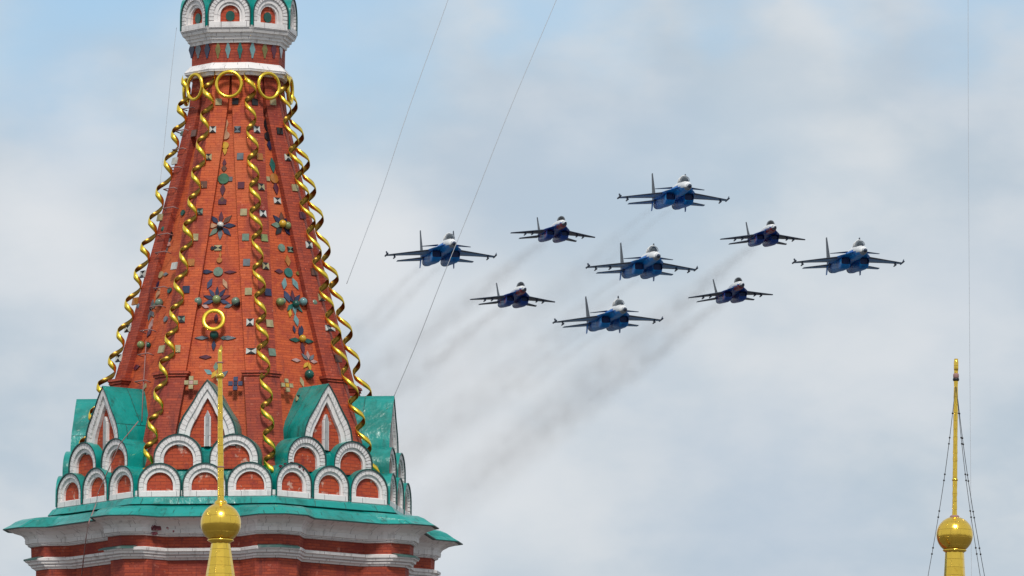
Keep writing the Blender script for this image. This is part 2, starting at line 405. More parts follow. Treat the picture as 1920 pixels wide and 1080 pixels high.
# --- kokoshnik gables
def arch_outline(r, leg, n=16, squash=1.0):
    pts = [(-r, 0)]
    for i in range(n+1):
        a = pi - pi*i/n
        pts.append((r*cos(a), leg + r*squash*sin(a)))
    pts.append((r, 0)); return pts
def ogee_outline(w, H, k=1.0):
    base = [(-1, 0), (-1, .10), (-.985, .20), (-.93, .32), (-.80, .45), (-.62, .57), (-.45, .69), (-.30, .81), (-.15, .91), (0, 1)]
    L_ = [(x*w, y*H) for x, y in base]
    return L_ + [(-x, y) for x, y in L_[-2::-1]]
def gable(ph, uc, n, zb, outl, bands, depth, name, sill=0, post=False, disc=None):
    """outl(k): outline for scale index; bands: list of (inner outline, recess px, material)"""
    def P(pt, dn): return fp(ph, uc+pt[0], n+dn, zb+pt[1]*PX)
    mb = MB(); prev = outl; rec = 0
    cum = [0]
    for i in range(1, len(prev)): cum.append(cum[-1]+math.hypot(prev[i][0]-prev[i-1][0], prev[i][1]-prev[i-1][1])*PX)
    cum = [q + random.random()*0 for q in cum]
    for inner, r2, mt in bands:
        for i in range(len(prev)-1):
            mb.face([P(prev[i], -rec), P(prev[i+1], -rec), P(inner[i+1], -rec), P(inner[i], -rec)], mt, [(cum[i], .1), (cum[i+1], .1), (cum[i+1], .3), (cum[i], .3)])
            mb.face([P(inner[i], -rec), P(inner[i+1], -rec), P(inner[i+1], -r2), P(inner[i], -r2)], mt, [(cum[i], .3), (cum[i+1], .3), (cum[i+1], .35), (cum[i], .35)])
        prev = inner; rec = r2
    o = tb(mb, name)
    # brick infill
    mb = MB(); c = (0, prev[0][1] + .3)
    mb.face([P(q, -rec) for q in prev], FILL, [((uc+q[0])*PX+ph, zb+q[1]*PX) for q in prev])
    tb(mb, 'infill', o, fix=False)
    if sill:
        mb = MB(); r = prev[-1][0]
        for (a, b_, h0, h1, d0) in ((-outl[-1][0]+.8, outl[-1][0]-.8, -3, sill, 1.2),):
            q = [P((a, h0), d0), P((b_, h0), d0), P((b_, h1), d0), P((a, h1), d0), P((a, h1), -rec), P((b_, h1), -rec)]
            mb.face(q[:4], WHITE, [(0, 0), (1, 0), (1, .1), (0, .1)]); mb.face([q[3], q[2], q[5], q[4]], WHITE)
            mb.face([q[0], q[3], q[4], P((a, h0), -rec)], WHITE); mb.face([q[1], q[2], q[5], P((b_, h0), -rec)], WHITE)
        tb(mb, 'sill', o, fix=False)
    if post:
        mb = MB(); w = 6; H = post
        for a, b_, dd, mt in ((-w, w, -rec+6, WHITE), (-w+2.5, w-2.5, -rec+8, GREYM)):
            q = [P((a, 0), dd), P((b_, 0), dd), P((b_, H-abs(b_)*1.2), dd), P((0, H+w), dd), P((a, H-abs(a)*1.2), dd)]
            q2 = [P((a, 0), -rec), P((b_, 0), -rec), P((b_, H-abs(b_)*1.2), -rec), P((0, H+w), -rec), P((a, H-abs(a)*1.2), -rec)]
            mb.face(q, mt)
            for i in range(5): mb.face([q[i], q[(i+1) % 5], q2[(i+1) % 5], q2[i]], mt)
        tb(mb, 'post', o, fix=False)
    if disc:
        mb = MB(); r = disc
        hh = prev[len(prev)//2][1]*.5
        ring_ = [P((r*cos(2*pi*i/20), hh+r*1.15*sin(2*pi*i/20)), -rec+2.5) for i in range(20)]
        ring2 = [P((r*cos(2*pi*i/20), hh+r*1.15*sin(2*pi*i/20)), -rec) for i in range(20)]
        mb.face(ring_, GL['dkgreen']); mb.grid([ring_, ring2], GL['dkgreen'], True)
        tb(mb, 'glazed_disc', o, fix=False)
    # teal roof shell, slightly larger than the masonry, with a thin lip
    mb = MB()
    cx, cy = 0, 0
    big = [(q[0]*(1+2.2/max(abs(outl[0][0]), 1)), q[1]+(2.2 if 0 < i < len(outl)-1 else 0)) for i, q in enumerate(outl)]
    A_ = [P(q, 2.2) for q in big]; B_ = [P(q, -depth) for q in big]; C_ = [P(q, 2.2) for q in outl]; D_ = [P(q, -1) for q in outl]
    uv = lambda i, j: (cum[min(j, len(cum)-1)] + .2, i*1.0)
    mb.grid([A_, B_], TEAL, smooth=True, uvs=lambda i, j: (i*depth*PX+.33+n*.01, 3.+cum[min(j, len(cum)-1)]))
    mb.grid([C_, A_], LIP, smooth=False); mb.grid([D_, C_], LIP, smooth=False)
    tb(mb, 'gable_roof', o, fix=False)
    return o
zb1 = ZA(928, 314); zb2 = ZA(878, 308); zb3 = ZA(836, 301)
H3 = (ZA(713, 301)-zb3)/PX; H2 = (ZA(816, 308)-zb2)/PX; H1 = (ZA(868, 314)-zb1)/PX
faces = (fA, fB, fC, fD, fL)
jr = random.Random(21)
for ph in faces:
    for k, u in enumerate((-86, -1, 85)):
        r = (40 if k != 1 else 38)+jr.uniform(-1.6, 1.2); u += jr.uniform(-1.2, 1.2); WB = jr.choice((WBRICK, WBRICK2, WBRICK2))
        hh = H1 - r + jr.uniform(-2, 1.5)
        gable(ph, u, 314, zb1, arch_outline(r, hh), [(arch_outline(r-9+jr.uniform(-1, 1), hh+1), 3.5, WB), (arch_outline(r-14, hh-1), 8, WHITE)], 44, 'arched_gable', sill=7)
    for u in (-53, 52):
        r = 43.5+jr.uniform(-1.5, 1); hh = H2-r+jr.uniform(-2, 1.5); u += jr.uniform(-1.5, 1.5); WB = jr.choice((WBRICK, WBRICK2))
        gable(ph, u, 307, zb2, arch_outline(r, hh), [(arch_outline(r-10, hh), 3.5, WB), (arch_outline(r-16, hh-1), 9, WHITE)], 70, 'arched_gable')
    gable(ph, 0, 300, zb3, ogee_outline(54, H3), [(ogee_outline(43, H3*.87), 4, WBRICK2), (ogee_outline(34, H3*.74), 11, WHITE)], 120, 'pointed_gable', post=H3*.5)
    # teal sheet filling the valleys between the arches
    mb = MB()
    def quad(a, b_, c_, d_): mb.face([a, b_, c_, d_], TEAL, [(0, 0), (1, 0), (1, 1), (0, 1)])
    h1 = 128; z1 = zb1+H1*.50*PX
    quad(fp(ph, -h1, 304, zb1), fp(ph, h1, 304, zb1), fp(ph, h1-3, 303.5, z1), fp(ph, -h1+3, 303.5, z1))
    quad(fp(ph, -h1+3, 303.5, z1), fp(ph, h1-3, 303.5, z1), fp(ph, 98, 290, zb2+6*PX), fp(ph, -98, 290, zb2+6*PX))
    z2 = zb2+H2*.55*PX
    quad(fp(ph, -96, 296, zb2), fp(ph, 96, 296, zb2), fp(ph, 92, 295.5, z2), fp(ph, -92, 295.5, z2))
    quad(fp(ph, -92, 295.5, z2), fp(ph, 92, 295.5, z2), fp(ph, 53, 270, zb3+12*PX), fp(ph, -53, 270, zb3+12*PX))
    tb(mb, 'valley_flashing')
# spandrel wall strip between tier-1 arches (white)
mb = MB(); octo(mb, [(zb1-.02, 338.5), (zb1+9*PX, 338.5)], WHITE); tb(mb, 'plinth_strip')

# --- lantern at the top
mb = MB(); octo(mb, P2([(141, 88), (139.5, 97), (133, 98), (132, 103), (127.5, 104), (121, 97), (117, 93), (116, 88)]), WHITE); tb(mb, 'lower_moulding')
mb = MB(); octo(mb, P2([(118, 89.5), (79, 90)]), BRICK2); tb(mb, 'lantern_band')
mb = MB(); octo(mb, P2([(80, 88), (79, 93), (73, 94), (72, 98), (67, 98.5), (66, 102), (60, 103), (59, 108), (52, 111), (47, 113), (46, 106)]), WHITE); tb(mb, 'upper_cornice')
zl = ZA(48.5, 103); Hl = 63
mb = MB(); octo(mb, [(zl-.02, 96), (zl+.70, 96), (zl+.76, 94), (zl+1.1, 84), (zl+1.15, 70)], TEAL); tb(mb, 'lantern_drum')
for ph in faces:
    r = 39; hh = Hl-r
    gable(ph, 0, 103, zl, arch_outline(r, hh), [(arch_outline(r-9, hh), 3, WBRICK), (arch_outline(r-16, hh-1), 6, WHITE), (arch_outline(r-20.5, hh-2), 11, WHITE)], 30, 'lantern_arch', sill=8, disc=8.5)
# neck and small onion dome above (out of the photograph's frame)
mb = MB()
pr = [(0, 66), (.5, 60), (.9, 55), (1.6, 55), (1.62, 70), (1.9, 90), (2.3, 100), (2.8, 92), (3.3, 62), (3.8, 28), (4.3, 9), (5.0, 3), (5.6, .2)]
mb.grid([[TX+Vector((R*PX*cos(2*pi*j/32), R*PX*sin(2*pi*j/32), zl+1.14+z)) for j in range(32)] for z, R in pr], GOLDP, True, uvs=lambda i, j: (j*.25, i*.3))
tb(mb, 'onion_dome')

# --- gilded spirals along the corners
def spiral(th, y0=139, y1=884):
    z0 = ZR(y0, 90) if True else 0; z1 = ZR(y1, 292)
    mb = MB(); pitch = 53.5*PX; nper = 20
    tot = z0 - z1; ns = int(tot/pitch*nper); outer = []; ph0 = (th*7.3) % 6.28
    thr = rad(th); O = rt*sin(thr) - fwd*cos(thr); Tn = rt*cos(thr) + fwd*sin(thr)
    rows = []; cum = 0
    for i in range(ns+1):
        z = z0 - tot*i/ns; lo = min(1, max(0, (zc+.5-z)/.6)); Rr = RT(z)+11.5+6.5*lo; c0 = tp(th, Rr, z)
        rr = (10.4 + 1.2*i/ns)*PX*(1+.08*sin(i*.137+th)) ; a = ph0 + 2*pi*(z0-z)/pitch + .35*sin(i*.071+th)
        er = Tn*sin(a) + O*cos(a)
        slope = Vector((0, 0, 1)) - O*.22
        hw = 6.5*PX
        tw = er*.0 + slope*hw
        slot = hw*(.92+.06*sin(i*.9)); tw = slope*slot
        rows.append([c0+er*rr+tw, c0+er*(rr+.010), c0+er*rr-tw, c0+er*(rr-.010)-tw*.97, c0+er*(rr-.002), c0+er*(rr-.010)+tw*.97])
        cum += .06
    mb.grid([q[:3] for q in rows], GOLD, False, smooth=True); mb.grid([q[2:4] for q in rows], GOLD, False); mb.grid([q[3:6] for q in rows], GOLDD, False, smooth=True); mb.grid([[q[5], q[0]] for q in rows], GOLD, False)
    o = tb(mb, 'gilded_spiral')
    return o
for th in (-77.44, -32.44, 12.56, 57.56, 102.56): spiral(th)

# --- gilded rings
def torus(c, ex, ey, R, r, m, n=40, k=8, flat=1.0):
    mb = MB(); ez = ex.cross(ey).normalized(); rows = []
    for i in range(n+1):
        a = 2*pi*i/n; d = ex*cos(a)+ey*sin(a)
        rows.append([c + d*(R + r*cos(2*pi*j/k)) + ez*(r*flat*sin(2*pi*j/k)) for j in range(k)])
    mb.grid(rows, m, True, uvs=lambda i, j: (j*.02, i*.1)); return mb
for ph in faces:
    z = ZA(158, 98); c = fp(ph, 0, 99, z)
    ex = (fp(ph, 1, 99, z)-fp(ph, 0, 99, z)).normalized(); ey = Vector((0, 0, 1))
    tb(torus(c, ex, ey, 23.6*PX, 3.6*PX, GOLD), 'gilded_ring')
    mb = MB(); mb.tube([fp(ph, 0, 99, z+24*PX), fp(ph, 0, 92, z+27*PX)], .02, GOLD); tb(mb, 'ring_bracket')

# --- ornaments
def face_normal_n(z): return RT(z)*C22
def locate(px, py, ph, off):
    z = ZA(py, 200, ph=ph); u = 0
    for _ in range(25):
        n = RT(z)*C22 + off; P = fp(ph, u, n, z); x, y = proj(P)
        u += (px-x)/max(cos(rad(ph)), .15)*.9; z += (y-py)*PX*.9
    return u, z
def frame(ph, u, z, off):
    n0 = RT(z)*C22+off; n1 = RT(z+.2)*C22+off
    C = fp(ph, u, n0, z); t = (fp(ph, u+1, n0, z)-C).normalized(); s_ = (fp(ph, u, n1, z+.2)-C).normalized()
    return C, t, s_, s_.cross(t)*-1 if (s_.cross(t)).dot(C-TX-Vector((0, 0, C.z))) < 0 else s_.cross(t)
def prism_poly(mb, fr, pts, th, m, th0=0):
    C, t, s_, nn = fr
    a = [C+t*(x*PX*.96)+s_*(y*PX*.96)+nn*(th*PX) for x, y in pts]; b = [C+t*(x*PX*.96)+s_*(y*PX*.96)+nn*(th0*PX-1*PX) for x, y in pts]
    mb.face(a, m); k = len(pts)
    for i in range(k): mb.face([a[i], a[(i+1) % k], b[(i+1) % k], b[i]], m)
def petal_pts(L_, w, ang, r0=0, fat=.45):
    pr = [(0, 0), (.18, .45), (fat, 1), (.75, .55), (1, 0), (.75, -.55), (fat, -1), (.18, -.45)]
    a = rad(ang); return [((r0+x*L_)*cos(a)-y*w/2*sin(a), (r0+x*L_)*sin(a)+y*w/2*cos(a)) for x, y in pr]
def orn(ph, px, py, kind, *a, rec=True, name=None):
    off = -REC if rec else 0
    if a and isinstance(a[-1], dict): off = a[-1].get('off', off); a = a[:-1]
    u, z = locate(px, py, ph, off); fr = frame(ph, u, z, off); mb = MB()
    if kind == 'sq':
        c, w, h = a; prism_poly(mb, fr, [(-w/2, -h/2), (w/2, -h/2), (w/2, h/2), (-w/2, h/2)], 2.2, GL[c]); nm = 'glazed_tile'
    elif kind == 'bow':    # square tile with two dark triangles
        c, c2, w, h, vert = a
        prism_poly(mb, fr, [(-w/2, -h/2), (w/2, -h/2), (w/2, h/2), (-w/2, h/2)], 2.2, GL[c])
        for s in (-1, 1):
            tri = [(-w*.42, s*h*.5), (0, s*h*.03), (w*.42, s*h*.5)] if vert else [(s*w*.5, -h*.42), (s*w*.03, 0), (s*w*.5, h*.42)]
            prism_poly(mb, fr, tri, 2.6, GL[c2])
        nm = 'glazed_tile'
    elif kind == 'petal':
        c, L_, w, ang = a; prism_poly(mb, fr, [(x-L_/2*cos(rad(ang)), y-L_/2*sin(rad(ang))) for x, y in petal_pts(L_, w, ang)], 2.4, GL[c]); nm = 'glazed_petal'
    elif kind == 'disc':
        c, r = a; prism_poly(mb, fr, [(r*cos(2*pi*i/16), r*sin(2*pi*i/16)) for i in range(16)], 3, GL[c]); nm = 'glazed_disc'
    elif kind == 'ball':
        c, r = a; r *= .92; mb.ball(fr[0]+fr[3]*(r*.75*PX), r*PX, GL[c], 16, 10); nm = 'ceramic_ball'
    elif kind == 'star':
        cs, r0, L_, w, a0 = a
        for i, c in enumerate(cs):
            if c: prism_poly(mb, fr, petal_pts(L_, w, a0-360/len(cs)*i, r0), 2.4, GL[c])
        nm = 'glazed_star'
    elif kind == 'cross':
        c, c2, r, s = a
        for dx, dy in ((0, 1), (1, 0), (0, -1), (-1, 0)):
            prism_poly(mb, fr, [(dx*r+s*x, dy*r+s*y) for x, y in ((-.5, -.5), (.5, -.5), (.5, .5), (-.5, .5))], 2.3, GL[c])
        prism_poly(mb, fr, [(s*.45*x, s*.45*y) for x, y in ((-1, -1), (1, -1), (1, 1), (-1, 1))], 2.3, GL[c2]); nm = 'glazed_cross'
    o = mb.build(name or nm, tent_o); recalc(o); return o
q2 = lambda x, y: (220+x/4.154, 190+y/4.154)
q3 = lambda x, y: (160+x/3.552, 430+y/3.552)
def O2(ph, x, y, *a, **k): return orn(ph, *q2(x, y), *a, **k)
def O3(ph, x, y, *a, **k): return orn(ph, *q3(x, y), *a, **k)
# centre panel of the front face
O2(fA, 848, 75, 'sq', 'black', 7, 9)
O2(fA, 845, 180, 'petal', 'tan', 30, 11, -90); O2(fA, 843, 268, 'disc', 'tan', 8.5); O2(fA, 842, 225, 'petal', 'tan', 16, 8, 90)
O2(fA, 842, 345, 'disc', 'yellow', 7); O2(fA, 840, 385, 'petal', 'yellow', 20, 9, -90)
O2(fA, 835, 480, 'petal', 'purple', 16, 8, 90); O2(fA, 833, 525, 'petal', 'brown', 14, 11, -90)
O2(fA, 768, 605, 'sq', 'cream', 8, 9); O2(fA, 882, 607, 'sq', 'grey', 8, 9); O2(fA, 829, 605, 'disc', 'green', 11)
O2(fA, 822, 690, 'petal', 'purple', 26, 11, -90); O2(fA, 819, 785, 'sq', 'purple', 16, 10); O2(fA, 818, 765, 'petal', 'brown', 12, 10, 90)
O2(fA, 806, 970, 'star', ['purple', 'brown', 'navy', 'navy', 'blue', 'cream', 'blue', 'navy'][:0] or ['purple', 'brown', 'navy', 'navy', 'grey', 'sage', 'tan', 'navy'], 5, 25, 10, 90)
O2(fA, 806, 970, 'ball', 'white', 7); O2(fA, 800, 985, 'ball', 'black', 6.5)
O3(fA, 884, 125, 'bow', 'cream', 'black', 15, 11, False); O3(fA, 848, 127, 'petal', 'black', 9, 9, 0)
O3(fA, 900, 170, 'petal', 'orange', 14, 5, 90); O3(fA, 894, 208, 'disc', 'orange', 5.5)
O3(fA, 886, 285, 'disc', 'sage', 9.5); O3(fA, 805, 284, 'petal', 'navy', 27, 9, 180); O3(fA, 967, 286, 'petal', 'purple', 24, 7, 0)
O3(fA, 830, 362, 'petal', 'blue', 24, 10, 68); O3(fA, 932, 365, 'petal', 'tan', 24, 9, -65)
O3(fA, 876, 470, 'star', ['navy', 'navy', 'purple', 'blue', None, None, None, 'blue', 'navy', 'blue'], 4, 24, 8, 90)
O3(fA, 752, 488, 'ball', 'sage', 9); O3(fA, 742, 500, 'ball', 'black', 7.5); O3(fA, 1005, 488, 'ball', 'sage', 9); O3(fA, 1012, 500, 'ball', 'black', 7.5)
O3(fA, 878, 475, 'ball', 'lime', 9); O3(fA, 800, 515, 'petal', 'pink', 16, 8, 160); O3(fA, 955, 512, 'petal', 'grey', 18, 8, 20)
O3(fA, 872, 596, 'petal', 'purple', 20, 9, -90)
O3(fA, 775, 725, 'petal', 'grey', 27, 8, 180); O3(fA, 955, 725, 'petal', 'grey', 30, 9, 0); O3(fA, 925, 725, 'petal', 'teal', 14, 8, 0); O3(fA, 862, 712, 'ball', 'dkgreen', 9.5)
O3(fA, 856, 775, 'petal', 'navy', 22, 9, -90); O3(fA, 800, 852, 'petal', 'purple', 25, 9, 180)
O3(fA, 905, 800, 'petal', 'yellow', 18, 7, -90)
# big gilded ring hanging on the front face
u, z = locate(401, 601, fA, 4); fr = frame(fA, u, z, 4)
tb(torus(fr[0]+fr[3]*.05, fr[1], fr[2], 18.6*PX, 4.2*PX, GOLD, flat=.5), 'gilded_ring')
# centre panel of the right face
O2(fB, 1130, 75, 'sq', 'black', 9, 9); O2(fB, 1155, 185, 'petal', 'black', 28, 12, -90); O2(fB, 1170, 275, 'disc', 'black', 9); O2(fB, 1182, 345, 'petal', 'navy', 22, 12, -90)
O2(fB, 1205, 500, 'petal', 'teal', 32, 13, -90); O2(fB, 1170, 605, 'sq', 'cream', 8, 9); O2(fB, 1268, 602, 'sq', 'cream', 8, 9); O2(fB, 1217, 602, 'disc', 'orange', 10)
O2(fB, 1232, 680, 'petal', 'purple', 26, 13, -90); O2(fB, 1243, 775, 'bow', 'white', 'black', 16, 12, True)
O2(fB, 1285, 970, 'star', ['brown', 'navy', 'sage', 'navy', None, 'black', 'sage', 'navy'], 4, 24, 12, 90)
O2(fB, 1275, 960, 'ball', 'yellow', 8); O2(fB, 1315, 975, 'ball', 'lime', 8)
O3(fB, 1303, 125, 'disc', 'sage', 8); O3(fB, 1362, 135, 'bow', 'sage', 'black', 12, 11, False); O3(fB, 1345, 210, 'petal', 'orange', 24, 13, 90)
O3(fB, 1349, 290, 'disc', 'teal', 9.5); O3(fB, 1285, 280, 'petal', 'purple', 20, 10, 180); O3(fB, 1412, 295, 'disc', 'olive', 4)
O3(fB, 1322, 362, 'petal', 'sky', 26, 12, 75); O3(fB, 1395, 365, 'petal', 'sky', 26, 12, -65); O3(fB, 1340, 450, 'petal', 'blue', 26, 14, -70)
O3(fB, 1384, 490, 'star', ['purple', 'navy', None, 'teal', 'sky', 'teal', None, 'navy'], 2, 24, 9, 90)
O3(fB, 1285, 490, 'ball', 'lime', 8.5); O3(fB, 1305, 485, 'ball', 'sage', 7); O3(fB, 1440, 488, 'ball', 'sky', 8.5); O3(fB, 1505, 500, 'ball', 'sage', 9); O3(fB, 1392, 503, 'ball', 'dkgreen', 8)
O3(fB, 1360, 560, 'petal', 'yellow', 18, 8, 75); O3(fB, 1402, 610, 'petal', 'sky', 24, 12, -85); O3(fB, 1388, 668, 'petal', 'navy', 16, 7, 90); O3(fB, 1440, 668, 'petal', 'navy', 16, 7, 90)
O3(fB, 1437, 742, 'star', ['navy', None, 'dkgreen', None, 'purple', None, 'dkgreen', None], 3, 26, 10, 90); O3(fB, 1437, 733, 'ball', 'yellow', 7.5)
O3(fB, 1400, 873, 'petal', 'pink', 22, 8, 180); O3(fB, 1485, 880, 'star', ['pink', 'grey', 'pink', None, 'yellow', 'yellow', None, 'grey'], 3, 18, 8, 90)
O3(fB, 1478, 975, 'ball', 'dkgreen', 10); O3(fB, 1440, 1020, 'petal', 'cream', 22, 9, -80)
# left face
O2(fC, 515, 250, 'sq', 'sage', 14, 9); O2(fC, 500, 640, 'ball', 'grey', 7); O2(fC, 485, 740, 'petal', 'pink', 24, 12, 78); O2(fC, 445, 865, 'disc', 'sage', 6); O2(fC, 515, 870, 'disc', 'dkgreen', 6)
O2(fC, 393, 1010, 'ball', 'dkgreen', 9); O2(fC, 420, 1040, 'petal', 'black', 22, 12, -60); O2(fC, 355, 1050, 'petal', 'black', 18, 10, 230)
O3(fC, 548, 18, 'ball', 'sage', 8); O3(fC, 545, 90, 'star', ['pink', 'grey', 'pink', 'pink', 'grey', 'pink'], 2, 14, 10, 90); O3(fC, 540, 140, 'petal', 'grey', 18, 10, -90)
O3(fC, 508, 305, 'disc', 'cream', 7); O3(fC, 468, 313, 'petal', 'purple', 22, 8, 180); O3(fC, 540, 300, 'petal', 'grey', 16, 8, 0); O3(fC, 480, 380, 'petal', 'navy', 22, 9, 70)
O3(fC, 488, 430, 'petal', 'tan', 24, 12, 80); O3(fC, 565, 408, 'disc', 'dkgreen', 6); O3(fC, 385, 525, 'ball', 'grey', 9); O3(fC, 508, 495, 'ball', 'sage', 8.5); O3(fC, 440, 540, 'star', ['grey', 'sage', None, 'grey', 'grey', None, 'sage', 'navy'], 2, 20, 9, 90)
O3(fC, 440, 640, 'petal', 'pink', 28, 12, 80); O3(fC, 430, 690, 'petal', 'purple', 20, 12, 60); O3(fC, 385, 775, 'ball', 'lime', 8); O3(fC, 430, 775, 'ball', 'dkgreen', 6)
O3(fC, 345, 920, 'petal', 'purple', 20, 12, 10); O3(fC, 540, 600, 'disc', 'grey', 6)
# square tiles along the pilasters
PT = {'A2': [(745, 220, 'w'), (937, 220, 'b'), (710, 435, 'c'), (958, 430, 'grey'), (675, 650, 'brown'), (965, 655, 'purple'), (640, 860, 'd'), (985, 865, 'cream'), (605, 1060, 'cream'), (1000, 1060, 'sage'), (790, 5, 'cream'), (920, 0, 'black')],
      'B2': [(1083, 220, 'w'), (1263, 232, 'black'), (1105, 432, 'orange'), (1325, 438, 'w'), (1118, 668, 'c'), (1382, 675, 'cream'), (1131, 875, 'w'), (1440, 890, 'purple'), (1142, 1065, 'lime'), (1068, 5, 'black'), (1210, 5, 'cream')],
      'C2': [(450, 465, 'white'), (335, 905, 'cream'), (600, 250, 'brown')],
      'A3': [(705, 222, 'orange'), (1075, 222, 'grey'), (672, 402, 'navy'), (1087, 415, 'cream'), (640, 600, 'd'), (1098, 620, 'w'), (610, 797, 'cream'), (1105, 812, 'h')],
      'B3': [(1198, 245, 'c'), (1488, 105, 'w'), (1213, 420, 'navy'), (1522, 285, 'brown'), (1572, 455, 'c'), (1225, 628, 'cream'), (1628, 660, 'h'), (1242, 820, 'sage'), (1682, 862, 'brown')],
      'C3': [(385, 300, 'w'), (335, 480, 'orange'), (285, 662, 'w'), (225, 860, 'w'), (595, 245, 'white'), (510, 800, 'cream')]}
for k, lst in PT.items():
    ph = dict(A=fA, B=fB, C=fC)[k[0]]; q = q2 if k[1] == '2' else q3
    for x, y, c in lst:
        X, Y = q(x, y); w = 12.5 + (Y-200)*.004; w2 = w/(.9 if ph == fB else .75 if ph == fC else 1)
        if c == 'w': orn(ph, X, Y, 'bow', 'white', 'black', w2, w, True, rec=False)
        elif c == 'c': orn(ph, X, Y, 'bow', 'cream', 'black', w2, w, True, rec=False)
        elif c == 'b': orn(ph, X, Y, 'bow', 'grey', 'black', w2, w, False, rec=False)
        elif c == 'd': orn(ph, X, Y, 'bow', 'black', 'sage', w2, w, False, rec=False)
        elif c == 'h': orn(ph, X, Y, 'bow', 'white', 'black', w2*1.4, w*.8, True, rec=False)
        else: orn(ph, X, Y, 'sq', c, w2, w*1.05, rec=False)
O3(fA, 705, 1022, 'cross', 'cream', 'pink', 9, 8.5, {'off': 5}); O3(fA, 1000, 1028, 'cross', 'blue', 'navy', 9.5, 8.5, {'off': 5}); O3(fB, 1342, 1040, 'cross', 'cream', 'yellow', 9.5, 8, {'off': 5})
O3(fC, 400, 1050, 'petal', 'cream', 14, 9, 80)
orn(fB, 559, 747, 'bow', 'cream', 'black', 12, 12, True, rec=False)
# flower above the front gable
for dx, dy, c, a_ in ((-14, -2, 'sky', 150), (0, -12, 'sage', 90), (15, 2, 'grey', 40), (6, 12, 'cream', -70), (-3, 2, 'yellow', 60)):
    orn(fA, 405+dx, 700+dy, 'petal', c, 20, 10, a_, {'off': 60 if dy > 0 else 10})
# lozenges round the lantern band
def orn_flat(ph, px, py, n, pts, c, name):
    u = 0; z = 40
    for _ in range(25):
        x, y = proj(fp(ph, u, n, z)); u += (px-x)/max(cos(rad(ph)), .15)*.9; z += (y-py)*PX*.9
    C_ = fp(ph, u, n, z); t = (fp(ph, u+1, n, z)-C_).normalized(); nn = Vector((0, 0, 1)).cross(t); 
    if nn.dot(C_-TX) < 0: nn = -nn
    mb = MB(); prism_poly(mb, (C_, t, Vector((0, 0, 1)), nn), pts, 1.2, GL[c]); return tb(mb, name)
c1 = lambda x: 280+x/5.32
loz = lambda w, h: [(-w/2, 0), (-w*.2, h*.32), (-w*.12, h/2), (w*.12, h/2), (w*.2, h*.32), (w/2, 0), (w*.2, -h*.32), (w*.12, -h/2), (-w*.12, -h/2), (-w*.2, -h*.32)]
for x, c, ph in ((685, 'olive', fA), (785, 'sky', fA), (905, 'teal', fA), (1027, 'sky', fB), (1150, 'olive', fB), (1240, 'purple', fB), (580, 'navy', fC), (490, 'grey', fC), (425, 'navy', fC), (1310, 'grey', fD)):
    w = 11/(1 if ph == fA else .82 if ph == fB else .57 if ph == fC else .3)
    orn_flat(ph, c1(x), 93, 90*C22, loz(w, 34), c, 'glazed_lozenge')
# ladder rungs on the left face and the conductor beside them
for x, y, q in ((565, 60, q2), (515, 235, q2), (495, 380, q2), (460, 525, q2), (425, 688, q2), (420, 838, q2), (535, 40, q3), (520, 160, q3), (510, 395, q3), (485, 520, q3), (420, 680, q3), (405, 838, q3), (385, 1018, q3)):
    X, Y = q(x, y); u, z = locate(X, Y, fC, 0); fr = frame(fC, u, z, 0); mb = MB()
    C_, t, s_, nn = fr
    mb.tube([C_-t*(17*PX)-nn*.08, C_-t*(17*PX)+nn*.10, C_+t*(17*PX)+nn*.10, C_+t*(17*PX)-nn*.08], .015, IRON, 6); tb(mb, 'ladder_rung')
mb = MB(); pts = []
for X, Y in ((274, 640), (271, 690), (268, 735), (266, 790)):
    u, z = locate(X, Y, fC, 6); pts.append(frame(fC, u, z, 6)[0])
mb.tube(pts, .012, IRON, 6)
tb(mb, 'conductor')
# conductor cable running down over the left gables and cornice
mb = MB(); pts = []
for X, Y, n in ((262, 790, 300), (228, 833, 318), (188, 925, 318), (184, 948, 345), (173, 980, 410), (168, 1010, 400), (160, 1080, 372)):
    u = (X-441-n*sin(rad(fC)))/cos(rad(fC)); pts.append(fp(fC, u, n, solve(fp(fC, u, n, 30), Y)))
mb.tube(pts, .013, IRON, 6); tb(mb, 'conductor')
# patches of fallen plaster on the white cornice and damaged arch rim
def patch(ph, X, Y, n, w, h, m, k=9, name='worn_patch', seed=1):
    rnd = random.Random(seed); u = (X-441-n*sin(rad(ph)))/cos(rad(ph))
    for _ in range(3):
        z = solve(fp(ph, u, n, 30), Y); u += (X-proj(fp(ph, u, n, z))[0])/cos(rad(ph))
    pts = [fp(ph, u+w/2*cos(2*pi*i/k)*rnd.uniform(.6, 1.2), n, z+h/2*PX*sin(2*pi*i/k)*rnd.uniform(.6, 1.2)) for i in range(k)]
    back = [p - (fp(ph, 0, 3, 0)-fp(ph, 0, 0, 0)) for p in pts]
    mb = MB(); mb.face(pts, m); mb.grid([pts, back], m, True); return tb(mb, name)
PATCH = mat('exposed_brick', (.10, .02, .03), .9, noise=(9, (.35, .2, .2), .55, .62))
nC = 399*C22-14.0
patch(fA, 293, 990, nC, 24, 12, PATCH, seed=3); patch(fA, 281, 988, nC+.1, 13, 7, PATCH, seed=5); patch(fA, 290, 1000, nC, 16, 8, PATCH, seed=8); patch(fA, 314, 990, nC, 5, 5, PATCH, seed=4); patch(fA, 325, 996, nC, 4, 5, PATCH, seed=9)

for (X, Y, w, h, sd_) in ((527, 874, 9, 6, 1), (536, 870, 8, 5, 2), (548, 868, 11, 5, 6), (562, 875, 7, 5, 7), (569, 881, 4, 5, 11)):
    patch(fB, X, Y, 315.2, w, h, PATCH, seed=sd_)
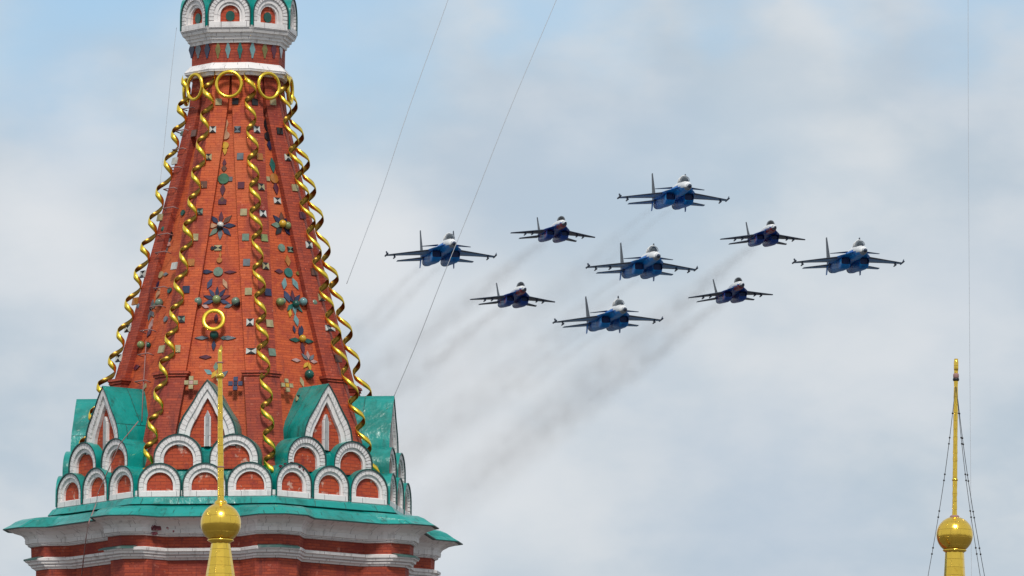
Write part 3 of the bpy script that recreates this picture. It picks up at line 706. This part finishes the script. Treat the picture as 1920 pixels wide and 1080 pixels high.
# ================================================================ GILDED FINIALS
def lathe(mb, c, prof, m, n=40, sh=True):
    cum = 0; cs = [0]
    for i in range(1, len(prof)): cum += math.hypot(prof[i][0]-prof[i-1][0], prof[i][1]-prof[i-1][1]); cs.append(cum)
    mb.grid([[(c.x+r*cos(2*pi*j/n), c.y+r*sin(2*pi*j/n), z) for j in range(n)] for z, r in prof], m, True, smooth=sh, uvs=lambda i, j: (j*.07, cs[i]))
def finial(name, depth, bx, by, br, topx, topy, label, poles, cone, extra=None):
    k = depth/FPX      # metres per pixel there
    B = at(bx, by, depth); base = Vector((B.x, B.y, 0))
    t = empty(name, base, label, 'finial')
    def put(mb, nm, par=None):
        o = mb.build(nm, par or t); o.location = -base if par is None else (0, 0, 0); return o
    Z = lambda y: B.z + (by-y)*k/cos(PITCH)
    b = MB(); b.ball(B, br*k, GOLDP, 40, 24); o = put(b, 'orb')
    m = MB(); lathe(m, B, [(Z(by+br*.80), br*.62*k), (Z(by+br*.86), br*.66*k), (Z(by+br*.96), br*.50*k), (Z(by+br*1.05), br*.42*k), (Z(by+br*1.08), br*.45*k)], GOLDP); put(m, 'collar')
    # octagonal cone below, widening down to the turret
    m = MB(); y0, w0, y1, w1 = cone; zb = 14.0
    sl = (w1-w0)*k/((y1-y0)*k/cos(PITCH)); zt = Z(y0)
    lathe(m, B, [(zt, w0*k), (zt-1, w0*k+sl*1.0), (zt-2.5, w0*k+sl*2.6), (zb+.6, w0*k+sl*(zt-zb)*.8), (zb, w0*k+sl*(zt-zb)*1.1)], GOLDP, 10, False); put(m, 'gilded_cone')
    rb = w0*k+sl*(zt-zb)*.95
    m = MB(); lathe(m, B, [(zb+.05, rb*1.04), (zb-.3, rb*1.1), (zb-.5, rb*.92), (0, rb*.92)], BRICK2, 10, False); put(m, 'turret_wall')
    # pole
    m = MB(); rr = random.Random(3); pts = []; rad_ = []
    n = 46
    for i in range(n+1):
        y = by-br+2 + (topy-(by-br+2))*i/n; x = bx + (topx-bx)*i/n
        P = at(x, y, depth); pts.append(Vector((P.x, B.y, P.z))); a = i/n
        rad_.append((poles[0]+(poles[1]-poles[0])*a + (.35 if i % 2 else 0) + rr.uniform(-.2, .3))*k)
    m.tube(pts, rad_, GOLDP, 12); o = put(m, 'pole')
    for (a, r, h, mt, nm) in (extra or []):
        m = MB(); i = int(a*n); c_ = pts[i]
        lathe(m, c_, [(c_.z-h*k/2, .2*k), (c_.z-h*k/2, r*k*.8), (c_.z-h*k/4, r*k), (c_.z+h*k/4, r*k), (c_.z+h*k/2, r*k*.8), (c_.z+h*k/2, .2*k)], mt, 12); put(m, nm)
    return t, put, pts, k, B
finial('gilded_finial', 290, 414, 981, 38, 411.5, 650, 'gold orb with a tapering pole on a gold cone, in front of the red tower', (6.2, 3.6), (1015, 17, 1080, 27.5),
       [(.02, 12, 14, GOLDP, 'socket'), (.24, 7.5, 3, IRON, 'band'), (.84, 8, 9, GOLDP, 'knob'), (.93, 6, 3, IRON, 'band')])
t2, put2, pp, k2, B2 = finial('gilded_finial', 300, 1790, 1003, 34.5, 1794.3, 668, 'gold orb and thin gold mast braced by beaded chains, standing alone at the right', (4.4, 3.6), (1034, 17.5, 1080, 19.8),
       [(.01, 9, 9, IRON, 'socket'), (.26, 5.6, 5, GOLDP, 'band'), (.87, 6, 6, BLACK, 'band'), (.90, 5.4, 10, IRON, 'band'), (.96, 4.4, 24, GOLDP, 'mast_cap')])
top = pp[39]
for i, (x, y, dd) in enumerate(((1740, 1080, 298), (1838, 1080, 298), (1846, 1080, 302))):
    e = at(x, y, dd); mb = MB(); d = e-top; pts = []
    for j in range(61):
        s = j/60*1.9; p = top + d*s; p.z -= .0; off = .05*sin(pi*min(s, 1.0))
        pts.append(p + Vector((off if x < 1790 else -off, 0, 0)))
    mb.tube(pts, .0075, BLACK, 6)
    for s in (.18, .30, .33, .48, .52, .67, .71, .86, .90, 1.05, 1.2, 1.4):
        q = pts[int(s/1.9*60)]; mb.ball(q, .023, BLACK, 8, 6)
    put2(mb, 'stay_chain')

# ================================================================ OVERHEAD WIRES
def wire(pts, label, r=.0085):
    P = [at(*p) for p in pts]; mb = MB()
    fine = []
    for i in range(len(P)-1):
        a = P[max(i-1, 0)]; b = P[i]; c = P[i+1]; d = P[min(i+2, len(P)-1)]
        for j in range(6):
            t = j/6; fine.append(.5*((2*b)+(c-a)*t+(2*a-5*b+4*c-d)*t*t+(3*b-a-3*c+d)*t**3))
    fine.append(P[-1]); mb.tube(fine, r, CABLE, 6)
    o = mb.build('stay_wire', origin=P[0]); tag(o, label, 'wire', 'thin stay wires against the sky'); return o
wire([(1108, -160, 330), (1043, 0, 326), (958, 200, 323), (890, 372, 321), (830, 520, 320), (785, 635, 320), (738, 745, 320)], 'thin grey wire rising from the teal gable at the tower right edge')
wire([(895, -160, 332), (840, 0, 330), (768, 200, 326), (718, 350, 323), (683, 445, 321), (650, 532, 320)], 'thin grey wire leaving the spire right slope halfway up, left of the other long wire')
wire([(331, 52, 320), (322, 130, 319.5), (313, 220, 319), (306, 290, 318.5), (300, 345, 318)], 'short thin wire hanging from the white lantern cornice down the left side of the spire', .0055)
wire([(1815, -120, 340), (1815.5, 200, 335), (1817, 480, 330), (1819, 760, 325), (1822, 1150, 320)], 'faint straight vertical wire near the right frame edge behind the gold mast', .0065)

# ================================================================ JETS
def loft(mb, secs, m, n=16, cap=True, mf=None, sq=1.0):
    """secs: (s, xc, zc, w, h[, exponent]) stations behind the nose"""
    rows = []
    for q in secs:
        s, xc, zc_, w, h = q[:5]; e = q[5] if len(q) > 5 else 1.0
        r = []
        for j in range(n):
            a = 2*pi*j/n; ca, sa = cos(a), sin(a)
            r.append((xc + w*math.copysign(abs(ca)**e, ca), -s, zc_ + h*math.copysign(abs(sa)**e, sa)))
        rows.append(r)
    b = len(mb.v); f0 = len(mb.f)
    mb.grid(rows, m, True, smooth=True, capends=cap)
    if mf:
        for i in range(f0, len(mb.f)):
            vs = [mb.v[j] for j in mb.f[i]]; c_ = [sum(v[k] for v in vs)/len(vs) for k in range(3)]
            mb.m[i] = mb.mi(mf(c_))
def foil(mb, outline, th, m, m2=None):
    """outline: [(x, s_le, s_te, z)] root to tip; lens section"""
    rows = []
    for i, (x, a, b, z) in enumerate(outline):
        c = b-a; t = th[i] if isinstance(th, (list, tuple)) else th
        rows.append([(x, -a, z), (x, -(a+c*.12), z+t*.75), (x, -(a+c*.4), z+t), (x, -(a+c*.75), z+t*.55), (x, -b, z), (x, -(a+c*.75), z-t*.55), (x, -(a+c*.4), z-t), (x, -(a+c*.12), z-t*.75)])
    f0 = len(mb.f); mb.grid(rows, m, True, smooth=False, capends=True)
    if m2:
        n = 8
        for i in range(f0, len(mb.f)):
            vs = [mb.v[j] for j in mb.f[i]]; zc_ = sum((Vector(v)-Vector((0, 0, 0))).z for v in vs)/len(vs)
            k = (i-f0) % n
            if i-f0 < n*(len(rows)-1) and k in (5, 6): mb.m[i] = mb.mi(m2)
def vfoil(mb, outline, t, m):
    rows = []
    for (z, a, b, x) in outline:
        c = b-a
        rows.append([(x, -a, z), (x+t, -(a+c*.3), z), (x+t*.5, -(a+c*.75), z), (x, -b, z), (x-t*.5, -(a+c*.75), z), (x-t, -(a+c*.3), z)])
    mb.grid(rows, m, True, smooth=False, capends=True)
def finish(mb, name, par):
    o = mb.build(name, par); return recalc(o)
def pylon(par, x, s, z, L_=1.1, h=.38, missile=True):
    mb = MB(); mb.grid([[(x-.05, -(s-L_*.4), z), (x+.05, -(s-L_*.4), z), (x+.05, -(s+L_*.5), z), (x-.05, -(s+L_*.5), z)], [(x-.05, -(s-L_*.3), z-h), (x+.05, -(s-L_*.3), z-h), (x+.05, -(s+L_*.3), z-h), (x-.05, -(s+L_*.3), z-h)]], JDARK, True, False, capends=True)
    if missile: loft(mb, [(s-L_*1.0, x, z-h, .02, .02), (s-L_*.8, x, z-h, .09, .09), (s+L_*.8, x, z-h, .09, .09), (s+L_*.9, x, z-h, .05, .05)], JDARK, 8)
    return finish(mb, 'pylon', par)
def disc_y(mb, x, s, z, r, m, n=16):
    mb.face([(x+r*cos(2*pi*i/n), -s, z+r*sin(2*pi*i/n)) for i in range(n)], m)

def twin_seat():
    t = bpy.data.objects.new('fighter_jet', None); COL.objects.link(t)
    mb = MB()
    loft(mb, [(1.4, 0, -.18, .36, .38), (2.6, 0, -.06, .55, .55), (4.2, 0, .10, .70, .72), (6, 0, .22, .76, .84), (8, 0, .26, .84, .90), (10, 0, .28, 1.0, .80), (12.5, 0, .22, 1.1, .60), (16, 0, .1, .9, .42), (19, 0, 0, .55, .32), (21.5, 0, -.02, .26, .24), (21.9, 0, -.02, .1, .1)],
         JWHITE, 20, mf=lambda c: JBLUE if (c[1] < -6.0 and c[2] < .50) or (c[1] < -4.3 and c[2] < .05) or (c[1] < -2.0 and c[2] < -.18) else (JGREY if c[2] < -.30 else JWHITE))  # grey low on the white front is shading put into the colour
    # blended centre body with leading-edge extensions
    loft(mb, [(5.6, 0, .10, .9, .06), (7.2, 0, .08, 1.35, .14), (9.0, 0, .06, 1.85, .25), (10.5, 0, .03, 2.2, .32), (13, 0, 0, 2.35, .34), (16.5, 0, 0, 2.3, .28), (19.5, 0, -.05, 2.0, .18), (20.2, 0, -.05, 1.9, .05)], JBLUE, 20)
    finish(mb, 'fuselage', t)
    mb = MB(); loft(mb, [(0, 0, -.30, .03, .03), (.25, 0, -.29, .12, .12), (.8, 0, -.26, .27, .28), (1.42, 0, -.18, .365, .385)], JWHITE, 20, mf=lambda c: JDARK if c[1] > -.55 else (JGREY if c[2] < -.24 else JWHITE)); finish(mb, 'nose_cone', t)  # white nose; the grey underside is painted-in shading
    mb = MB(); loft(mb, [(3.6, 0, .62, .12, .08), (4.2, 0, .72, .42, .42), (5.0, 0, .82, .54, .72), (6.4, 0, .92, .56, .82), (7.6, 0, .92, .52, .74), (8.8, 0, .85, .36, .45), (9.8, 0, .85, .1, .12)], JGLASS, 16)
    cn = finish(mb, 'canopy', t)
    for s_, w in ((4.45, .50), (5.9, .57), (7.5, .54)):
        mb = MB(); pts = [(w*1.03*cos(pi*i/12), -s_, .86+(.84 if s_ > 5 else .56)*sin(pi*i/12)) for i in range(13)]
        mb.tube(pts, .045, JWHITE if s_ > 5 else JGREY, 6); finish(mb, 'canopy_frame', cn)
    mb = MB(); mb.tube([(0, -3.3, .55), (0, -3.1, .75), (-.02, -2.9, .8)], .07, JDARK, 6); finish(mb, 'sensor_ball', t)
    for sg in (-1, 1):
        mb = MB(); x = 1.20*sg
        loft(mb, [(8.9, x, -.62, .60, .45, .45), (9.5, x, -.85, .62, .68, .45), (11, x, -.86, .64, .70, .5), (13.5, x, -.72, .68, .74, .7), (16.5, x, -.50, .74, .74, .95), (18.8, x, -.42, .70, .70, 1), (19.3, x, -.42, .64, .64, 1)], JBLUE, 20, cap=False)
        finish(mb, 'engine_nacelle', t)
        mb = MB(); mb.face([(x+.53*math.copysign(abs(cos(2*pi*i/16))**.45, cos(2*pi*i/16)), -9.6, -.85+.62*math.copysign(abs(sin(2*pi*i/16))**.45, sin(2*pi*i/16))) for i in range(16)], JDEEP); finish(mb, 'intake', t)
        mb = MB(); loft(mb, [(19.25, x, -.42, .645, .645), (20.6, x, -.42, .50, .50), (20.6, x, -.42, .42, .42), (19.4, x, -.42, .38, .38)], JMETAL, 20); finish(mb, 'nozzle', t)
        mb = MB(); foil(mb, [(2.1*sg, 10.0, 16.2, 0), (4.6*sg, 12.2, 16.0, -.09), (6.95*sg, 14.0, 15.8, -.22)], [.16, .10, .05], JDARK, JWING); w_ = finish(mb, 'wing', t)
        mb = MB(); loft(mb, [(12.9, 7.04*sg, -.16, .02, .02), (13.2, 7.04*sg, -.17, .10, .11), (15.9, 7.04*sg, -.20, .11, .12), (16.4, 7.06*sg, -.1, .03, .03)], JDARK, 10)
        mb.grid([[(7.06*sg, -13.4, -.15), (7.16*sg, -13.8, .18), (7.2*sg, -14.3, .18), (7.06*sg, -14.6, -.1)], [(7.0*sg, -13.4, -.15), (7.08*sg, -13.8, .18), (7.12*sg, -14.3, .18), (7.0*sg, -14.6, -.1)]], JDARK, True, False, capends=True)
        finish(mb, 'wingtip_rail', w_)
        mb = MB(); foil(mb, [(1.2*sg, 7.4, 9.4, .38), (3.2*sg, 9.0, 9.7, .33)], [.07, .03], JDARK, JWING); finish(mb, 'canard', t)
        mb = MB(); foil(mb, [(1.9*sg, 16.7, 21.0, -.18), (4.95*sg, 19.8, 21.5, -.26)], [.13, .05], JDARK, JWING); finish(mb, 'tailplane', t)
        mb = MB(); vfoil(mb, [(0, 15.2, 18.7, 2.15*sg), (.6, 15.9, 18.8, 2.15*sg), (3.5, 18.2, 19.3, 2.15*sg)], .06, JFIN); finish(mb, 'tail_fin', t)
        mb = MB(); vfoil(mb, [(-.1, 17.0, 19.2, 2.12*sg), (-1.35, 18.2, 19.3, 2.2*sg)], .06, JBLUE); finish(mb, 'ventral_fin', t)
        pylon(t, 6.05*sg, 14.3, -.20)
    return t
def single_seat():
    t = bpy.data.objects.new('fighter_jet', None); COL.objects.link(t)
    mb = MB()
    loft(mb, [(1.5, 0, .22, .36, .36), (2.6, 0, .28, .50, .50), (4.0, 0, .38, .62, .62), (5.5, 0, .46, .66, .64), (7.5, 0, .50, .72, .58), (10, 0, .40, .8, .48), (13, 0, .2, .8, .38), (15.2, 0, .1, .4, .2), (15.8, 0, .1, .15, .1)],
         JWHITE, 20, mf=lambda c: JRED if c[2] < .22 and c[1] > -5.5 else (JWHITE if c[2] > .34 else JNAVY))
    loft(mb, [(4.2, 0, .22, .62, .05), (6, 0, .18, 1.15, .12), (7.6, 0, .10, 1.65, .22), (9, 0, .04, 1.9, .28), (12, 0, 0, 1.9, .28), (14.5, 0, -.03, 1.7, .16), (15, 0, -.03, 1.6, .05)], JNAVY, 20)
    finish(mb, 'fuselage', t)
    mb = MB(); loft(mb, [(0, 0, .12, .03, .03), (.5, 0, .15, .16, .16), (1.52, 0, .22, .362, .362)], JRED, 20, mf=lambda c: JDARK if c[1] > -.5 or c[2] < .1 else JWHITE); finish(mb, 'nose_cone', t)
    mb = MB(); loft(mb, [(3.1, 0, .80, .1, .06), (3.6, 0, .88, .34, .36), (4.3, 0, .95, .44, .58), (5.2, 0, .98, .44, .58), (6.2, 0, .95, .34, .4), (7.2, 0, .95, .12, .12)], JGLASS2, 16); cn = finish(mb, 'canopy', t)
    mb = MB(); mb.tube([(.44*cos(pi*i/12), -4.0, .93+.52*sin(pi*i/12)) for i in range(13)], .035, JGREY, 6); finish(mb, 'canopy_frame', cn)
    for sg in (-1, 1):
        x = .98*sg; mb = MB()
        loft(mb, [(6.9, x, -.42, .50, .34, .5), (7.5, x, -.62, .52, .52, .5), (9.5, x, -.62, .56, .58, .65), (12, x, -.42, .62, .62, .9), (14.3, x, -.30, .56, .56, 1), (14.7, x, -.30, .52, .52, 1)], JNAVY, 20, cap=False); finish(mb, 'engine_nacelle', t)
        mb = MB(); mb.face([(x+.44*math.copysign(abs(cos(2*pi*i/16))**.5, cos(2*pi*i/16)), -7.6, -.62+.46*math.copysign(abs(sin(2*pi*i/16))**.5, sin(2*pi*i/16))) for i in range(16)], JDEEP); finish(mb, 'intake', t)
        mb = MB(); loft(mb, [(14.65, x, -.30, .525, .525), (15.7, x, -.30, .40, .40), (15.7, x, -.3, .33, .33), (14.8, x, -.3, .3, .3)], JMETAL, 20); finish(mb, 'nozzle', t)
        mb = MB(); foil(mb, [(1.7*sg, 7.9, 12.6, .02), (3.6*sg, 9.5, 12.3, -.08), (5.68*sg, 11.1, 12.1, -.20)], [.17, .12, .07], JDARK, JDARK); finish(mb, 'wing', t)
        mb = MB(); foil(mb, [(1.5*sg, 12.8, 16.1, -.12), (3.85*sg, 15.3, 16.8, -.30)], [.12, .06], JDARK); finish(mb, 'tailplane', t)
        mb = MB(); vfoil(mb, [(0, 12.2, 14.8, 1.45*sg), (.5, 12.9, 14.9, 1.5*sg), (2.5, 14.5, 15.3, 1.70*sg)], .07, JFIN); finish(mb, 'tail_fin', t)
        pylon(t, 3.9*sg, 10.4, -.10, 1.0, .34); pylon(t, 3.0*sg, 9.8, -.05, 1.0, .34)
    return t
def copy_tree(o):
    r = o.copy(); COL.objects.link(r)
    for ch in o.children:
        c_ = ch.copy(); COL.objects.link(c_); c_.parent = r
        for g_ in ch.children:
            d_ = g_.copy(); COL.objects.link(d_); d_.parent = c_
    return r
# heading: away-from-camera direction of the tail, level flight
BACK = ray(1262 - FPX*tan(rad(8.8)), 371 + FPX*tan(rad(7.0))).normalized()
HEAD = -BACK
def smoke_mat(name, L_, r0, r1, dens):
    M = bpy.data.materials.new(name); M.use_nodes = True; t = M.node_tree; t.nodes.clear()
    o = t.nodes.new('ShaderNodeOutputMaterial'); v = t.nodes.new('ShaderNodeVolumePrincipled')
    v.inputs['Color'].default_value = (.42, .36, .33, 1); v.inputs['Anisotropy'].default_value = .2
    tc_ = t.nodes.new('ShaderNodeTexCoord'); sp = t.nodes.new('ShaderNodeSeparateXYZ'); t.links.new(tc_.outputs['Object'], sp.inputs[0])
    def mt(op, a, b=None, clamp=False):
        q = t.nodes.new('ShaderNodeMath'); q.operation = op; q.use_clamp = clamp
        for i, x in enumerate((a, b)):
            if x is None: continue
            if isinstance(x, (int, float)): q.inputs[i].default_value = x
            else: t.links.new(x, q.inputs[i])
        return q.outputs[0]
    s = mt('MULTIPLY', sp.outputs[1], -1.0/L_)            # 0 at engines, 1 at the end
    R_ = mt('ADD', mt('MULTIPLY', s, r1-r0), r0)
    rr = mt('SQRT', mt('ADD', mt('MULTIPLY', sp.outputs[0], sp.outputs[0]), mt('MULTIPLY', sp.outputs[2], sp.outputs[2])))
    fall = mt('SUBTRACT', 1.0, mt('DIVIDE', rr, R_), True); fall = mt('POWER', fall, 1.4)
    mp_ = t.nodes.new('ShaderNodeMapping'); mp_.inputs['Scale'].default_value = (.45, .09, .45); t.links.new(tc_.outputs['Object'], mp_.inputs[0])
    nn = t.nodes.new('ShaderNodeTexNoise'); nn.inputs['Scale'].default_value = 1; nn.inputs['Detail'].default_value = 3; t.links.new(mp_.outputs[0], nn.inputs['Vector'])
    nz_ = mt('MULTIPLY', mt('SUBTRACT', nn.outputs[0], .28, True), 3.2)
    end = mt('POWER', mt('SUBTRACT', 1.0, s, True), 1.1); st = mt('MULTIPLY', s, 45.0, True)
    thin = mt('DIVIDE', 1.0, mt('ADD', R_, .3))
    d = mt('MULTIPLY', mt('MULTIPLY', mt('MULTIPLY', fall, end), mt('MULTIPLY', nz_, st)), mt('MULTIPLY', thin, dens))
    t.links.new(d, v.inputs['Density']); t.links.new(v.outputs[0], o.inputs['Volume'])
    return M
SM = {}
def plume(jet, xs, zc_, s0, L_, r0, r1, dens, label):
    key = (L_, r0, r1, dens)
    if key not in SM: SM[key] = smoke_mat('engine_smoke', *key)
    mb = MB(); rows = []; n = 12; K = 10
    for i in range(K+1):
        a = i/K; r = (r0+(r1-r0)*a)*1.04
        rows.append([(r*cos(2*pi*j/n), -L_*a, r*sin(2*pi*j/n)) for j in range(n)])
    mb.grid(rows, SM[key], True, capends=True)
    o = recalc(mb.build('smoke_trail')); o.matrix_world = jet.matrix_world @ Matrix.Translation((xs, -s0, zc_))
    tag(o, label, 'smoke trail', 'smoke trails behind the jets'); return o
def place(t, x, y, depth, bank, s_ref, zref=-.2):
    P = at(x+1, y, depth); fy = HEAD
    rx = fy.cross(Vector((0, 0, 1))).normalized(); uz = rx.cross(fy).normalized()
    # bank about the heading (positive = clockwise in the picture)
    b = rad(bank); rx2 = rx*cos(b)+uz*sin(b); uz2 = uz*cos(b)-rx*sin(b)
    M = Matrix((rx2, fy, uz2)).transposed().to_4x4()
    M.translation = P + fy*s_ref - uz2*zref
    t.matrix_world = M
    bpy.context.view_layer.update()
big = twin_seat(); small = single_seat()
BIG = [(1262.5, 371.5, 1648, 0, 'topmost jet, blue belly and white nose, highest of the formation', 'from the topmost jet'),
       (824, 478.5, 1648, .5, 'leftmost blue-bellied twin-seat jet with white nose, beside the grey wire', 'from the leftmost jet'),
       (1204.5, 502, 1648, 0, 'central blue twin-seat jet with extra underwing pylons, in the middle of the diamond', 'from the central jet'),
       (1142.7, 601, 1672, 2.5, 'lowest blue twin-seat jet with white nose, banked slightly, at the bottom of the formation', 'from the lowest jet'),
       (1589, 491.5, 1648, .9, 'rightmost blue twin-seat jet with white nose at the right end of the formation', 'from the rightmost jet')]
SMALL = [(1037.6, 440.5, 1707, -1.6, 'small navy and red jet at upper left, between the leftmost and topmost jets', 'from the upper left small jet'),
         (1428.4, 448.5, 1700, 1.0, 'small navy and red jet at upper right, just left of the rightmost jet', 'from the upper right small jet'),
         (962.4, 563.5, 1700, -.3, 'small navy and red jet at lower left, between the leftmost and lowest jets', 'from the lower left small jet'),
         (1369, 555, 1707, 3.4, 'small navy and red jet at lower right, under the upper right small jet', 'from the lower right small jet')]
jets = []
for i, (x, y, d, bk, lab, tr) in enumerate(BIG):
    t = big if i == 0 else copy_tree(big)
    jets.append((t, x, y, d, bk, 14.2, lab, tr, 'b'))
for i, (x, y, d, bk, lab, tr) in enumerate(SMALL):
    t = small if i == 0 else copy_tree(small)
    jets.append((t, x, y, d, bk, 11.2, lab, tr, 's'))
YAW = [0, -.6, .3, .8, -.4, .5, -.5, .6, -.2]
for t, x, y, d, bk, sr, lab, tr, kd in jets:
    place(t, x, y, d, -bk, sr)
    t.matrix_world = t.matrix_world @ Matrix.Rotation(rad(YAW.pop(0)), 4, 'Z')
    tag(t, lab, 'fighter jet', 'fighter jets flying in formation')
mid = jets[2][0]
for sg in (-1, 1): pylon(mid, 4.3*sg, 13.6, -.12)
DN = {'topmost': .040, 'leftmost': .05, 'central': .05, 'lowest': .05, 'rightmost': .03}
for t, x, y, d, bk, sr, lab, tr, kd in jets:
    if kd == 'b':
        w = [k for k in DN if k in tr][0]; dn = DN[w]
        if w == 'rightmost': continue
        for sg, nm in ((-1, 'left'), (1, 'right')):   # pilot's right is picture left
            plume(t, 1.2*sg, -.42, 20.7, 400, .7, 6.5, dn, 'faint grey smoke %s, the %s one of its pair' % (tr, 'right-hand' if sg < 0 else 'left-hand'))
    else:
        plume(t, 0, -.3, 15.8, 430, 1.1, 9.0, .105 if 'right' in tr else .10, 'brownish smoke trail sweeping down and left %s' % tr)
